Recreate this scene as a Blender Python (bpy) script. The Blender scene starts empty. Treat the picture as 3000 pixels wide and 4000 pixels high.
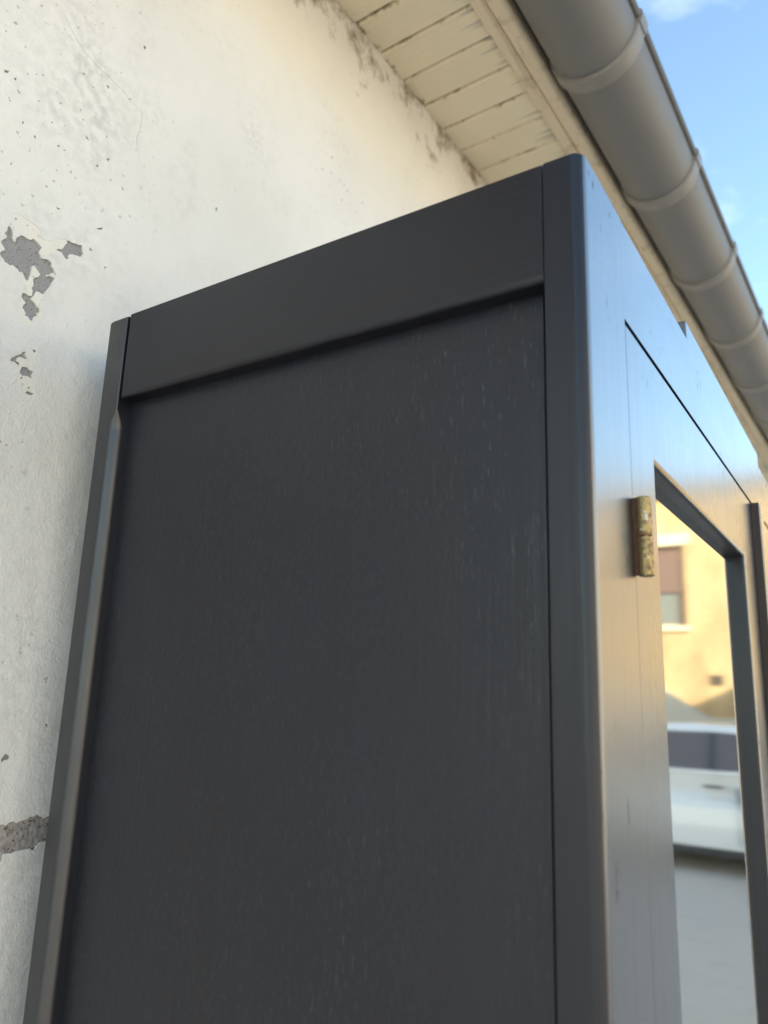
import bpy, bmesh, math, random
from mathutils import Matrix, Vector, noise
from mathutils.geometry import delaunay_2d_cdt
rnd = random.Random(7)
S = bpy.context.scene
COL = S.collection
R = math.radians

# ------------------------------------------------------------------ camera
cam_d = bpy.data.cameras.new('camera')
cam = bpy.data.objects.new('camera', cam_d); COL.objects.link(cam)
RT = ((0.5463417, -0.8369144, 0.0329392), (0.2090259, 0.0981589, -0.9729712), (0.8110604, 0.5384599, 0.2285651))
cam.matrix_world = Matrix(((RT[0][0], -RT[1][0], -RT[2][0], -0.39348),
                           (RT[0][1], -RT[1][1], -RT[2][1], -0.12537),
                           (RT[0][2], -RT[1][2], -RT[2][2], 1.62503), (0, 0, 0, 1)))
cam_d.sensor_fit = 'HORIZONTAL'; cam_d.sensor_width = 36.0
cam_d.lens = 36.0 * 2946.84 / 3000.0
cam_d.clip_start = 0.02; cam_d.clip_end = 3000
cam_d.dof.use_dof = True; cam_d.dof.focus_distance = 0.66; cam_d.dof.aperture_fstop = 7.5
S.camera = cam

# ------------------------------------------------------------------ sky and sun
SUN_AZ = R(-42.0); SUN_EL = R(19.8)          # azimuth measured from +Y towards +X
w = bpy.data.worlds.new('World'); S.world = w; w.use_nodes = True
nt = w.node_tree; nt.nodes.clear()
sky = nt.nodes.new('ShaderNodeTexSky'); sky.sky_type = 'NISHITA'; sky.sun_disc = False
sky.sun_elevation = SUN_EL; sky.sun_rotation = SUN_AZ
sky.air_density = 1.0; sky.dust_density = 0.5; sky.ozone_density = 0.4
tc = nt.nodes.new('ShaderNodeTexCoord')
mp = nt.nodes.new('ShaderNodeMapping'); mp.inputs['Scale'].default_value = (1, 1, 2.2); mp.inputs['Location'].default_value = (0.62, 0.47, 0.2)
nz = nt.nodes.new('ShaderNodeTexNoise'); nz.inputs['Scale'].default_value = 5.0; nz.inputs['Detail'].default_value = 6; nz.inputs['Roughness'].default_value = 0.55
rp = nt.nodes.new('ShaderNodeValToRGB'); rp.color_ramp.elements[0].position = 0.56; rp.color_ramp.elements[1].position = 0.98
mx = nt.nodes.new('ShaderNodeMix'); mx.data_type = 'RGBA'
mul = nt.nodes.new('ShaderNodeMath'); mul.operation = 'MULTIPLY'; mul.inputs[1].default_value = 0.5
bg = nt.nodes.new('ShaderNodeBackground'); bg.inputs['Strength'].default_value = 0.135
out = nt.nodes.new('ShaderNodeOutputWorld')
L = nt.links.new
L(tc.outputs['Generated'], mp.inputs['Vector']); L(mp.outputs[0], nz.inputs['Vector']); L(nz.outputs['Fac'], rp.inputs[0])
L(rp.outputs[0], mul.inputs[0]); L(mul.outputs[0], mx.inputs['Factor']); 
tint = nt.nodes.new('ShaderNodeMix'); tint.data_type = 'RGBA'; tint.blend_type = 'MULTIPLY'; tint.inputs['Factor'].default_value = 1.0
tint.inputs['B'].default_value = (0.95, 1.04, 1.03, 1)     # clear maritime sky: a little more cyan over the whole dome
L(sky.outputs[0], tint.inputs['A']); L(tint.outputs['Result'], mx.inputs['A'])
mx.inputs['B'].default_value = (6.3, 6.6, 6.7, 1)
L(mx.outputs['Result'], bg.inputs['Color']); L(bg.outputs[0], out.inputs[0])

sun_d = bpy.data.lights.new('sun', 'SUN'); sun_d.energy = 3.3; sun_d.angle = R(0.5); sun_d.color = (1.0, 0.86, 0.66)
sun = bpy.data.objects.new('sun', sun_d); COL.objects.link(sun)
to_sun = Vector((math.sin(SUN_AZ) * math.cos(SUN_EL), math.cos(SUN_AZ) * math.cos(SUN_EL), math.sin(SUN_EL)))
sun.rotation_euler = to_sun.to_track_quat('Z', 'Y').to_euler(); sun.location = (0, 0, 12)

S.view_settings.view_transform = 'Standard'; S.view_settings.look = 'None'
S.view_settings.gamma = 1.0; S.view_settings.use_curve_mapping = False
S.view_settings.exposure = 1.80
S.cycles.max_bounces = 10; S.cycles.diffuse_bounces = 5; S.cycles.glossy_bounces = 6

# ------------------------------------------------------------------ node helpers and materials
class NT:
    def __init__(s, name):
        s.m = bpy.data.materials.new(name); s.m.use_nodes = True
        s.t = s.m.node_tree; s.b = s.t.nodes['Principled BSDF']
        s.tc = s.t.nodes.new('ShaderNodeTexCoord').outputs['Object']
    def n(s, kind): return s.t.nodes.new('ShaderNode' + kind)
    def l(s, a, b): s.t.links.new(a, b)
    def put(s, v, sock):
        if hasattr(v, 'node'): s.l(v, sock)
        else: sock.default_value = v
    def map(s, scale, loc=(0, 0, 0), vec=None):
        k = s.n('Mapping'); k.inputs['Scale'].default_value = scale; k.inputs['Location'].default_value = loc
        s.l(vec or s.tc, k.inputs['Vector']); return k.outputs[0]
    def noise(s, scale, detail=4, rough=0.5, vec=None, dist=0.0):
        k = s.n('TexNoise'); k.inputs['Scale'].default_value = scale; k.inputs['Detail'].default_value = detail
        k.inputs['Roughness'].default_value = rough; k.inputs['Distortion'].default_value = dist
        s.l(vec or s.tc, k.inputs['Vector']); return k.outputs['Fac']
    def voro(s, scale, vec=None, feature='F1'):
        k = s.n('TexVoronoi'); k.feature = feature; k.inputs['Scale'].default_value = scale
        s.l(vec or s.tc, k.inputs['Vector']); return k.outputs['Distance']
    def ramp(s, v, a, b, lo=0.0, hi=1.0):
        k = s.n('MapRange'); k.clamp = True
        for i, x in enumerate((a, b, lo, hi)): k.inputs[i + 1].default_value = x
        s.l(v, k.inputs[0]); return k.outputs[0]
    def math(s, op, a, b=0.0):
        k = s.n('Math'); k.operation = op; s.put(a, k.inputs[0]); s.put(b, k.inputs[1]); return k.outputs[0]
    def mix(s, f, a, b):
        k = s.n('Mix'); k.data_type = 'RGBA'; s.put(f, k.inputs['Factor'])
        for v, q in ((a, 'A'), (b, 'B')):
            if hasattr(v, 'node'): s.l(v, k.inputs[q])
            else: k.inputs[q].default_value = (*v, 1)
        return k.outputs['Result']
    def xyz(s, vec=None):
        k = s.n('SeparateXYZ'); s.l(vec or s.tc, k.inputs[0]); return k.outputs
    def bump(s, h, strength, dist, prev=None):
        k = s.n('Bump'); k.inputs['Strength'].default_value = strength; k.inputs['Distance'].default_value = dist
        s.l(h, k.inputs['Height'])
        if prev is not None: s.l(prev, k.inputs['Normal'])
        s.l(k.outputs[0], s.b.inputs['Normal']); return k.outputs[0]
    def set(s, col=None, rough=None, **kw):
        if col is not None:
            if hasattr(col, 'node'): s.l(col, s.b.inputs['Base Color'])
            else: s.b.inputs['Base Color'].default_value = (*col, 1)
        if rough is not None: s.put(rough, s.b.inputs['Roughness'])
        for k, v in kw.items(): s.put(v, s.b.inputs[k.replace('_', ' ')])
        return s

def paint(name, grain, panel=False, front=False, ior=1.48):
    m = NT(name)
    sc = {'z': (1, 1, 0.035), 'y': (1, 0.035, 1), 'x': (0.035, 1, 1)}[grain]
    v = m.map(sc)
    g1 = m.noise(260, 3, 0.6, v)
    vp = m.map({'z': (1, 1, 0.17), 'y': (1, 0.17, 1), 'x': (0.17, 1, 1)}[grain])
    pores = m.math('MULTIPLY', m.ramp(m.noise(1150, 2, 0.5, vp), 0.60, 0.70), m.ramp(m.noise(9, 3, 0.6), 0.36, 0.62, 0.25, 1.0))
    big = m.noise(6, 3, 0.5)
    peel = m.noise(420, 2, 0.5)
    gv = m.noise(45, 3, 0.55, v)
    c = m.mix(big, (0.0055, 0.0068, 0.0125), (0.0095, 0.0112, 0.0185))
    c = m.mix(m.ramp(gv, 0.45, 0.7, 0, 0.5), c, (0.0095, 0.0075, 0.0085))
    dark = m.ramp(m.noise(900, 2, 0.5, m.map(sc, (3, 1, 2))), 0.70, 0.76)
    c = m.mix(dark, c, (0.003, 0.003, 0.0035))
    if panel:
        pale = m.math('MULTIPLY', m.ramp(m.noise(760, 2, 0.5, m.map((1, 1, 0.13), (4, 6, 2))), 0.63, 0.72), m.ramp(m.noise(8, 3, 0.6, m.map((1, 1, 0.5), (1, 5, 3))), 0.40, 0.62))
        c = m.mix(m.math('MULTIPLY', pale, 0.7), c, (0.060, 0.060, 0.066))
    r = m.math('ADD', m.ramp(big, 0.3, 0.7, 0.30, 0.42) if not front else m.ramp(big, 0.3, 0.7, 0.25, 0.33), m.ramp(gv, 0.3, 0.7, -0.025, 0.03))
    m.set(c, r, IOR=2.0 if front else ior)
    if front:
        nick = m.math('MULTIPLY', m.ramp(m.noise(230, 3, 0.6, m.map((1, 1, 0.16), (8, 3, 1))), 0.655, 0.68), m.ramp(m.noise(13, 2, 0.5), 0.40, 0.58))
        m.l(m.math('MULTIPLY', m.math('SUBTRACT', 1.0, nick), 0.5), m.b.inputs['Specular IOR Level'])
    m.b.inputs['Coat Weight'].default_value = 1.0 if front else 0.0
    m.b.inputs['Coat Roughness'].default_value = 0.27
    m.b.inputs['Coat IOR'].default_value = 1.62 if front else 1.5
    if front: m.l(m.math('SUBTRACT', 1.0, nick), m.b.inputs['Coat Weight'])
    b = m.bump(g1, 0.26 if panel else 0.15, 0.0012)
    b = m.bump(m.noise(7, 2, 0.5, m.map((1, 1, 0.5), (2, 2, 5))), 0.10, 0.02, b)
    b = m.bump(m.math('SUBTRACT', 1.0, pores), 0.45 if panel else 0.22, 0.0004, b)
    m.bump(peel, 0.05, 0.0008, b)
    return m.m

M = {}
M['paint_z'] = paint('black_paint_vertical', 'z', front=True)
M['paint_side'] = paint('black_paint_side', 'z')
M['paint_stile'] = paint('black_paint_stile', 'z', ior=1.75)
M['paint_panel'] = paint('black_paint_panel', 'z', panel=True)
M['paint_y'] = paint('black_paint_side_rail', 'y')
M['paint_x'] = paint('black_paint_front_rail', 'x', front=True)

m = NT('mirror_silver'); m.set((0.82, 0.825, 0.80), 0.045, Metallic=1.0); M['mirror'] = m.m
m = NT('brown_wood'); v = m.map((1, 1, 0.04)); g = m.noise(180, 4, 0.6, v)
m.set(m.mix(g, (0.016, 0.006, 0.003), (0.045, 0.017, 0.008)), 0.45); m.bump(g, 0.2, 0.001); M['wood'] = m.m

m = NT('worn_brass')
a = m.noise(420, 6, 0.65); b = m.noise(210, 4, 0.6, m.map((1, 1, 1), (4, 2, 7)))
rust = m.ramp(a, 0.49, 0.60); wht = m.ramp(b, 0.64, 0.69)
c = m.mix(m.noise(60, 3), (0.29, 0.205, 0.09), (0.40, 0.30, 0.14))
c = m.mix(rust, c, (0.17, 0.095, 0.05)); c = m.mix(wht, c, (0.62, 0.58, 0.50))
m.set(c, m.math('ADD', m.ramp(a, 0.4, 0.6, 0.28, 0.65), 0.0), Metallic=m.math('SUBTRACT', 1.0, m.math('MAXIMUM', m.math('MULTIPLY', rust, 0.8), wht)))
m.bump(a, 0.25, 0.0008); M['brass'] = m.m
m = NT('rusty_iron'); a = m.noise(220, 5, 0.6)
m.set(m.mix(a, (0.05, 0.022, 0.014), (0.14, 0.06, 0.035)), 0.7, Metallic=0.3); m.bump(a, 0.5, 0.001); M['rust'] = m.m

# limewashed wall coat: white with pits, grime specks and brown mould under the soffit
m = NT('white_wall_coat')
X, Y, Z = m.xyz()
fine = m.noise(330, 3, 0.6, m.map((1, 1, 0.8))); mid = m.noise(90, 3, 0.55); big = m.noise(3.2, 4, 0.5); pitn = m.noise(150, 2, 0.5, m.map((1, 1, 1), (5, 3, 1)))
pitz = m.ramp(m.noise(5, 2, 0.5, m.map((1, 1, 1), (2, 9, 4))), 0.46, 0.66)
pit = m.math('MULTIPLY', m.ramp(pitn, 0.665, 0.70), pitz)
rare = m.ramp(m.noise(48, 3, 0.6, m.map((1, 1, 1), (1, 7, 3))), 0.73, 0.745)
c = m.mix(m.ramp(big, 0.35, 0.65), (0.675, 0.66, 0.62), (0.76, 0.745, 0.71))
grime = m.ramp(m.noise(9, 5, 0.6, m.map((1, 1, 0.7), (3, 0, 5))), 0.49, 0.74, 0, 0.55)
c = m.mix(m.math('MULTIPLY', grime, m.ramp(mid, 0.4, 0.6)), c, (0.45, 0.44, 0.425))
top = m.ramp(m.math('ADD', Z, m.math('MULTIPLY', m.noise(5, 4, 0.6, m.map((1, 1, 0.5), (7, 1, 1))), 0.34)), 2.54, 2.82)
c = m.mix(m.math('MULTIPLY', top, 0.42), c, (0.74, 0.665, 0.49))
near = m.ramp(Z, 2.52, 2.675, 0, 1)
mn = m.noise(17, 7, 0.68, m.map((1, 1, 0.8), (0, 3, 2)))
blob = m.noise(5.5, 2, 0.5, m.map((1, 1, 1), (9, 3, 2)))
mould = m.ramp(m.math('ADD', m.math('ADD', mn, m.math('MULTIPLY', near, 0.30)), m.math('MULTIPLY', blob, 0.25)), 0.835, 0.985)
c = m.mix(m.math('MULTIPLY', mould, 0.85), c, (0.17, 0.095, 0.035))
c = m.mix(m.math('MAXIMUM', pit, rare), c, (0.30, 0.29, 0.27))
m.set(c, 0.92, Specular_IOR_Level=0.2)
b = m.bump(fine, 0.32, 0.0026); b = m.bump(mid, 0.2, 0.005, b); b = m.bump(m.noise(14, 3, 0.5), 0.25, 0.02, b)
m.bump(m.math('SUBTRACT', 1.0, m.math('MAXIMUM', pit, rare)), 0.6, 0.0015, b); M['coat'] = m.m

m = NT('cream_undercoat'); a = m.noise(120, 4, 0.6); sp = m.ramp(m.noise(170, 3, 0.6, m.map((1, 1, 1), (3, 3, 3))), 0.66, 0.70)
m.set(m.mix(sp, m.mix(a, (0.66, 0.625, 0.545), (0.73, 0.705, 0.64)), (0.27, 0.25, 0.23)), 0.9); m.bump(a, 0.3, 0.002); M['under'] = m.m
m = NT('cement_render'); a = m.noise(420, 3, 0.7); g = m.noise(60, 3, 0.5); sp = m.ramp(m.noise(520, 2, 0.5, m.map((1, 1, 1), (6, 3, 3))), 0.60, 0.68)
c = m.mix(g, (0.24, 0.235, 0.235), (0.33, 0.325, 0.32)); c = m.mix(sp, c, (0.13, 0.12, 0.12))
m.set(c, 0.95); m.bump(a, 0.7, 0.0016); M['cement'] = m.m
m = NT('pebbly_mortar'); a = m.voro(230); g = m.noise(210, 4, 0.7)
c = m.mix(m.ramp(g, 0.35, 0.65), (0.245, 0.22, 0.20), (0.42, 0.39, 0.36)); c = m.mix(m.ramp(m.noise(330, 2, 0.5), 0.62, 0.68), c, (0.12, 0.09, 0.075))
m.set(c, 0.95); m.bump(a, 0.4, 0.002); M['mortar'] = m.m

def timber(name, grain, edge, col=((0.70, 0.615, 0.44), (0.80, 0.715, 0.535))):
    m = NT(name); X, Y, Z = m.xyz()
    geo = m.n('NewGeometry').outputs['Position']
    oi = m.n('ObjectInfo').outputs['Random']
    v = m.map({'y': (1, 0.03, 1), 'x': (0.03, 1, 1)}[grain], vec=geo)
    g = m.noise(150, 4, 0.6, v); s = m.noise(70, 4, 0.65, v); big = m.noise(7, 4, 0.55, geo)
    c = m.mix(big, *col)
    c = m.mix(m.ramp(oi, 0, 1, 0, 0.3), c, (0.56, 0.50, 0.38))
    if edge:
        ax = m.math('ABSOLUTE', X)
        e = m.math('ADD', m.ramp(ax, 0.0205, 0.034, 0, 0.36), m.math('MULTIPLY', m.noise(38, 5, 0.65, geo), 1.0))
        c = m.mix(m.ramp(e, 0.84, 1.0, 0, 0.8), c, (0.15, 0.115, 0.06))
        ew = m.math('ADD', m.ramp(Y, 0.062, 0.09, 0, 0.35), m.noise(30, 5, 0.65, geo))
        c = m.mix(m.ramp(ew, 0.82, 0.95, 0, 0.85), c, (0.14, 0.085, 0.035))
        wear = m.math('ADD', m.math('ADD', m.ramp(Y, -0.017, -0.086, 0, 0.20), s), m.ramp(oi, 0, 1, -0.10, 0.05))
        c = m.mix(m.ramp(wear, 0.66, 0.76, 0, 0.75), c, (0.30, 0.28, 0.26))
    else:
        c = m.mix(m.ramp(s, 0.56, 0.68, 0, 0.6), c, (0.40, 0.34, 0.26))
        c = m.mix(m.ramp(m.noise(26, 5, 0.65, geo), 0.54, 0.72, 0, 0.6), c, (0.28, 0.21, 0.13))
    m.set(c, 0.75, Specular_IOR_Level=0.25); b = m.bump(g, 0.3, 0.0015); m.bump(s, 0.3, 0.002, b)
    return m.m
M['board'] = timber('soffit_cream_paint', 'y', True)
M['fascia'] = timber('fascia_cream_paint', 'x', False, ((0.66, 0.54, 0.385), (0.76, 0.64, 0.47)))
m = NT('dark_void'); m.set((0.03, 0.025, 0.02), 0.9); M['void'] = m.m

m = NT('taupe_gutter_plastic'); a = m.noise(500, 2, 0.5); d = m.noise(4, 5, 0.6, m.map((0.6, 1, 1)))
m.set(m.mix(d, (0.122, 0.119, 0.116), (0.165, 0.160, 0.155)), m.ramp(d, 0.3, 0.7, 0.42, 0.58)); m.bump(a, 0.05, 0.0008); M['gutter'] = m.m
m = NT('pale_clip_plastic'); d = m.noise(40, 4, 0.6); m.set(m.mix(d, (0.165, 0.155, 0.142), (0.235, 0.222, 0.205)), 0.45); M['clip'] = m.m
m = NT('dark_gutter_lip'); m.set((0.085, 0.085, 0.08), 0.5); M['lip'] = m.m
m = NT('roof_tile'); a = m.noise(9, 4); m.set(m.mix(a, (0.25, 0.10, 0.06), (0.40, 0.19, 0.11)), 0.85); M['tile'] = m.m
m = NT('grey_brown_tile'); a = m.noise(5, 4); m.set(m.mix(a, (0.30, 0.26, 0.22), (0.40, 0.35, 0.30)), 0.9); M['tile2'] = m.m

m = NT('pale_gravel_ground'); a = m.noise(60, 5, 0.65); b_ = m.noise(0.6, 4, 0.5); c_ = m.noise(7, 4, 0.6)
c = m.mix(b_, (0.64, 0.575, 0.49), (0.70, 0.64, 0.56)); c = m.mix(m.ramp(a, 0.35, 0.7, 0, 0.6), c, (0.50, 0.465, 0.42)); c = m.mix(m.ramp(c_, 0.5, 0.8, 0, 0.3), c, (0.36, 0.33, 0.29))
m.set(c, 0.95); m.bump(a, 0.6, 0.02, m.bump(c_, 0.6, 0.06)); M['ground'] = m.m

m = NT('yellow_house_wall'); a = m.ramp(m.noise(1.9, 7, 0.7, m.map((1, 1, 0.5))), 0.32, 0.66); f = m.noise(60, 3)
m.set(m.mix(a, (0.32, 0.22, 0.11), (0.53, 0.40, 0.215)), 0.95); m.bump(f, 0.3, 0.01); M['yellow'] = m.m
m = NT('cream_render'); a = m.noise(1.5, 5, 0.6); m.set(m.mix(a, (0.62, 0.595, 0.545), (0.70, 0.675, 0.62)), 0.95); M['cream'] = m.m
m = NT('cream_stone'); a = m.noise(5, 4); m.set(m.mix(a, (0.52, 0.46, 0.32), (0.60, 0.54, 0.40)), 0.9); M['stone'] = m.m
m = NT('brown_shutter'); v = m.map((1, 1, 0.05)); a = m.noise(30, 4, 0.5, v); m.set(m.mix(a, (0.12, 0.075, 0.06), (0.19, 0.125, 0.10)), 0.6); M['shutter'] = m.m
m = NT('window_pane'); m.set((0.16, 0.17, 0.15), 0.08); M['pane'] = m.m
m = NT('grey_roughcast'); a = m.noise(40, 5, 0.6); m.set(m.mix(a, (0.44, 0.40, 0.32), (0.54, 0.50, 0.41)), 0.95); m.bump(a, 0.4, 0.01); M['roughcast'] = m.m
m = NT('car_white'); m.set((0.80, 0.80, 0.77), 0.25, Coat_Weight=0.6); M['carpaint'] = m.m
m = NT('car_glass'); m.set((0.13, 0.105, 0.10), 0.08); M['carglass'] = m.m
m = NT('black_plastic'); m.set((0.03, 0.03, 0.03), 0.5); M['plastic'] = m.m
m = NT('tyre_rubber'); m.set((0.025, 0.025, 0.025), 0.8); M['rubber'] = m.m
m = NT('wheel_alloy'); m.set((0.5, 0.5, 0.5), 0.35, Metallic=0.9); M['alloy'] = m.m
m = NT('headlight_lens'); m.set((0.6, 0.62, 0.64), 0.1); M['lens'] = m.m
m = NT('tail_lens'); m.set((0.4, 0.02, 0.02), 0.15); M['tail'] = m.m

# ------------------------------------------------------------------ mesh helpers
def obj(name, bm, mat, parent=None, smooth=False):
    me = bpy.data.meshes.new(name); bm.to_mesh(me); bm.free()
    if mat: me.materials.append(M[mat])
    if smooth:
        for p in me.polygons: p.use_smooth = True
    o = bpy.data.objects.new(name, me); COL.objects.link(o)
    if parent: o.parent = parent
    return o
def split_faces(o, mat, test):
    o.data.materials.append(M[mat])
    for p in o.data.polygons:
        if test(p.normal): p.material_index = 1
    return o
def empty(name, label=None, cat=None, loc=(0, 0, 0), rz=0.0, group=None, kind=None):
    o = bpy.data.objects.new(name, None); COL.objects.link(o); o.location = loc; o.rotation_euler = (0, 0, rz); o.empty_display_size = 0.1
    tag(o, label, cat, group, kind); return o
def tag(o, label=None, cat=None, group=None, kind=None):
    for k, v in (('label', label), ('category', cat), ('group', group), ('kind', kind)):
        if v: o[k] = v
    return o
def box(bm, a, b, bev=0.0, seg=2, sel=None):
    """box from corner a to corner b; sel(edge mid, edge dir) chooses which edges are rounded"""
    x0, y0, z0 = a; x1, y1, z1 = b
    vs = [bm.verts.new(p) for p in ((x0, y0, z0), (x1, y0, z0), (x1, y1, z0), (x0, y1, z0), (x0, y0, z1), (x1, y0, z1), (x1, y1, z1), (x0, y1, z1))]
    fs = [bm.faces.new([vs[i] for i in f]) for f in ((3, 2, 1, 0), (4, 5, 6, 7), (0, 1, 5, 4), (1, 2, 6, 5), (2, 3, 7, 6), (3, 0, 4, 7))]
    if bev:
        es = {e for f in fs for e in f.edges}
        if sel: es = [e for e in es if sel((e.verts[0].co + e.verts[1].co) / 2, (e.verts[1].co - e.verts[0].co).normalized())]
        bmesh.ops.bevel(bm, geom=list(es), offset=bev, segments=seg, profile=0.5, affect='EDGES', clamp_overlap=True)
    return bm
def B(a, b, bev=0.0, seg=2, sel=None): return box(bmesh.new(), a, b, bev, seg, sel)
def prism(pts, axis, a, b, bm=None, caps=True):
    """extrude a 2-D outline along an axis from a to b (pts are the other two coordinates in xyz order)"""
    bm = bm or bmesh.new()
    def P(p, t): q = list(p); q.insert(axis, t); return q
    A = [bm.verts.new(P(p, a)) for p in pts]; C = [bm.verts.new(P(p, b)) for p in pts]
    n = len(pts)
    for i in range(n): bm.faces.new((A[i], A[(i + 1) % n], C[(i + 1) % n], C[i]))
    if caps: bm.faces.new(list(reversed(A))); bm.faces.new(C)
    bmesh.ops.recalc_face_normals(bm, faces=bm.faces)
    return bm
def lathe(bm, prof, centre, axis, n=32):
    """closed solid of revolution; prof = (along axis, radius)"""
    rings = []
    for t, r in prof:
        ring = []
        for k in range(n):
            a = 2 * math.pi * k / n; p = [r * math.cos(a), r * math.sin(a)]; p.insert(axis, t)
            ring.append(bm.verts.new([p[i] + centre[i] for i in range(3)]))
        rings.append(ring)
    for u, v in zip(rings, rings[1:]):
        for k in range(n): bm.faces.new((u[k], u[(k + 1) % n], v[(k + 1) % n], v[k]))
    bm.faces.new(list(reversed(rings[0]))); bm.faces.new(rings[-1])
    bmesh.ops.recalc_face_normals(bm, faces=bm.faces); return bm
def autosmooth(o, ang=35):
    for p in o.data.polygons: p.use_smooth = True
    o.data.set_sharp_from_angle(angle=R(ang))
    wn_ = o.modifiers.new('weighted_normal', 'WEIGHTED_NORMAL'); wn_.keep_sharp = True; wn_.weight = 100; return o

# ------------------------------------------------------------------ ground
g = bmesh.new()
N = 24; xs = [-1200, -300, -80, -30] + [-15 + 2.5 * i for i in range(17)] + [40, 100, 300, 1200]
gv = [[g.verts.new((x, y, 0)) for y in xs] for x in xs]
for i in range(len(xs) - 1):
    for j in range(len(xs) - 1): g.faces.new((gv[i][j], gv[i + 1][j], gv[i + 1][j + 1], gv[i][j + 1]))
tag(obj('ground', g, 'ground'), kind='structure')

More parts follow.
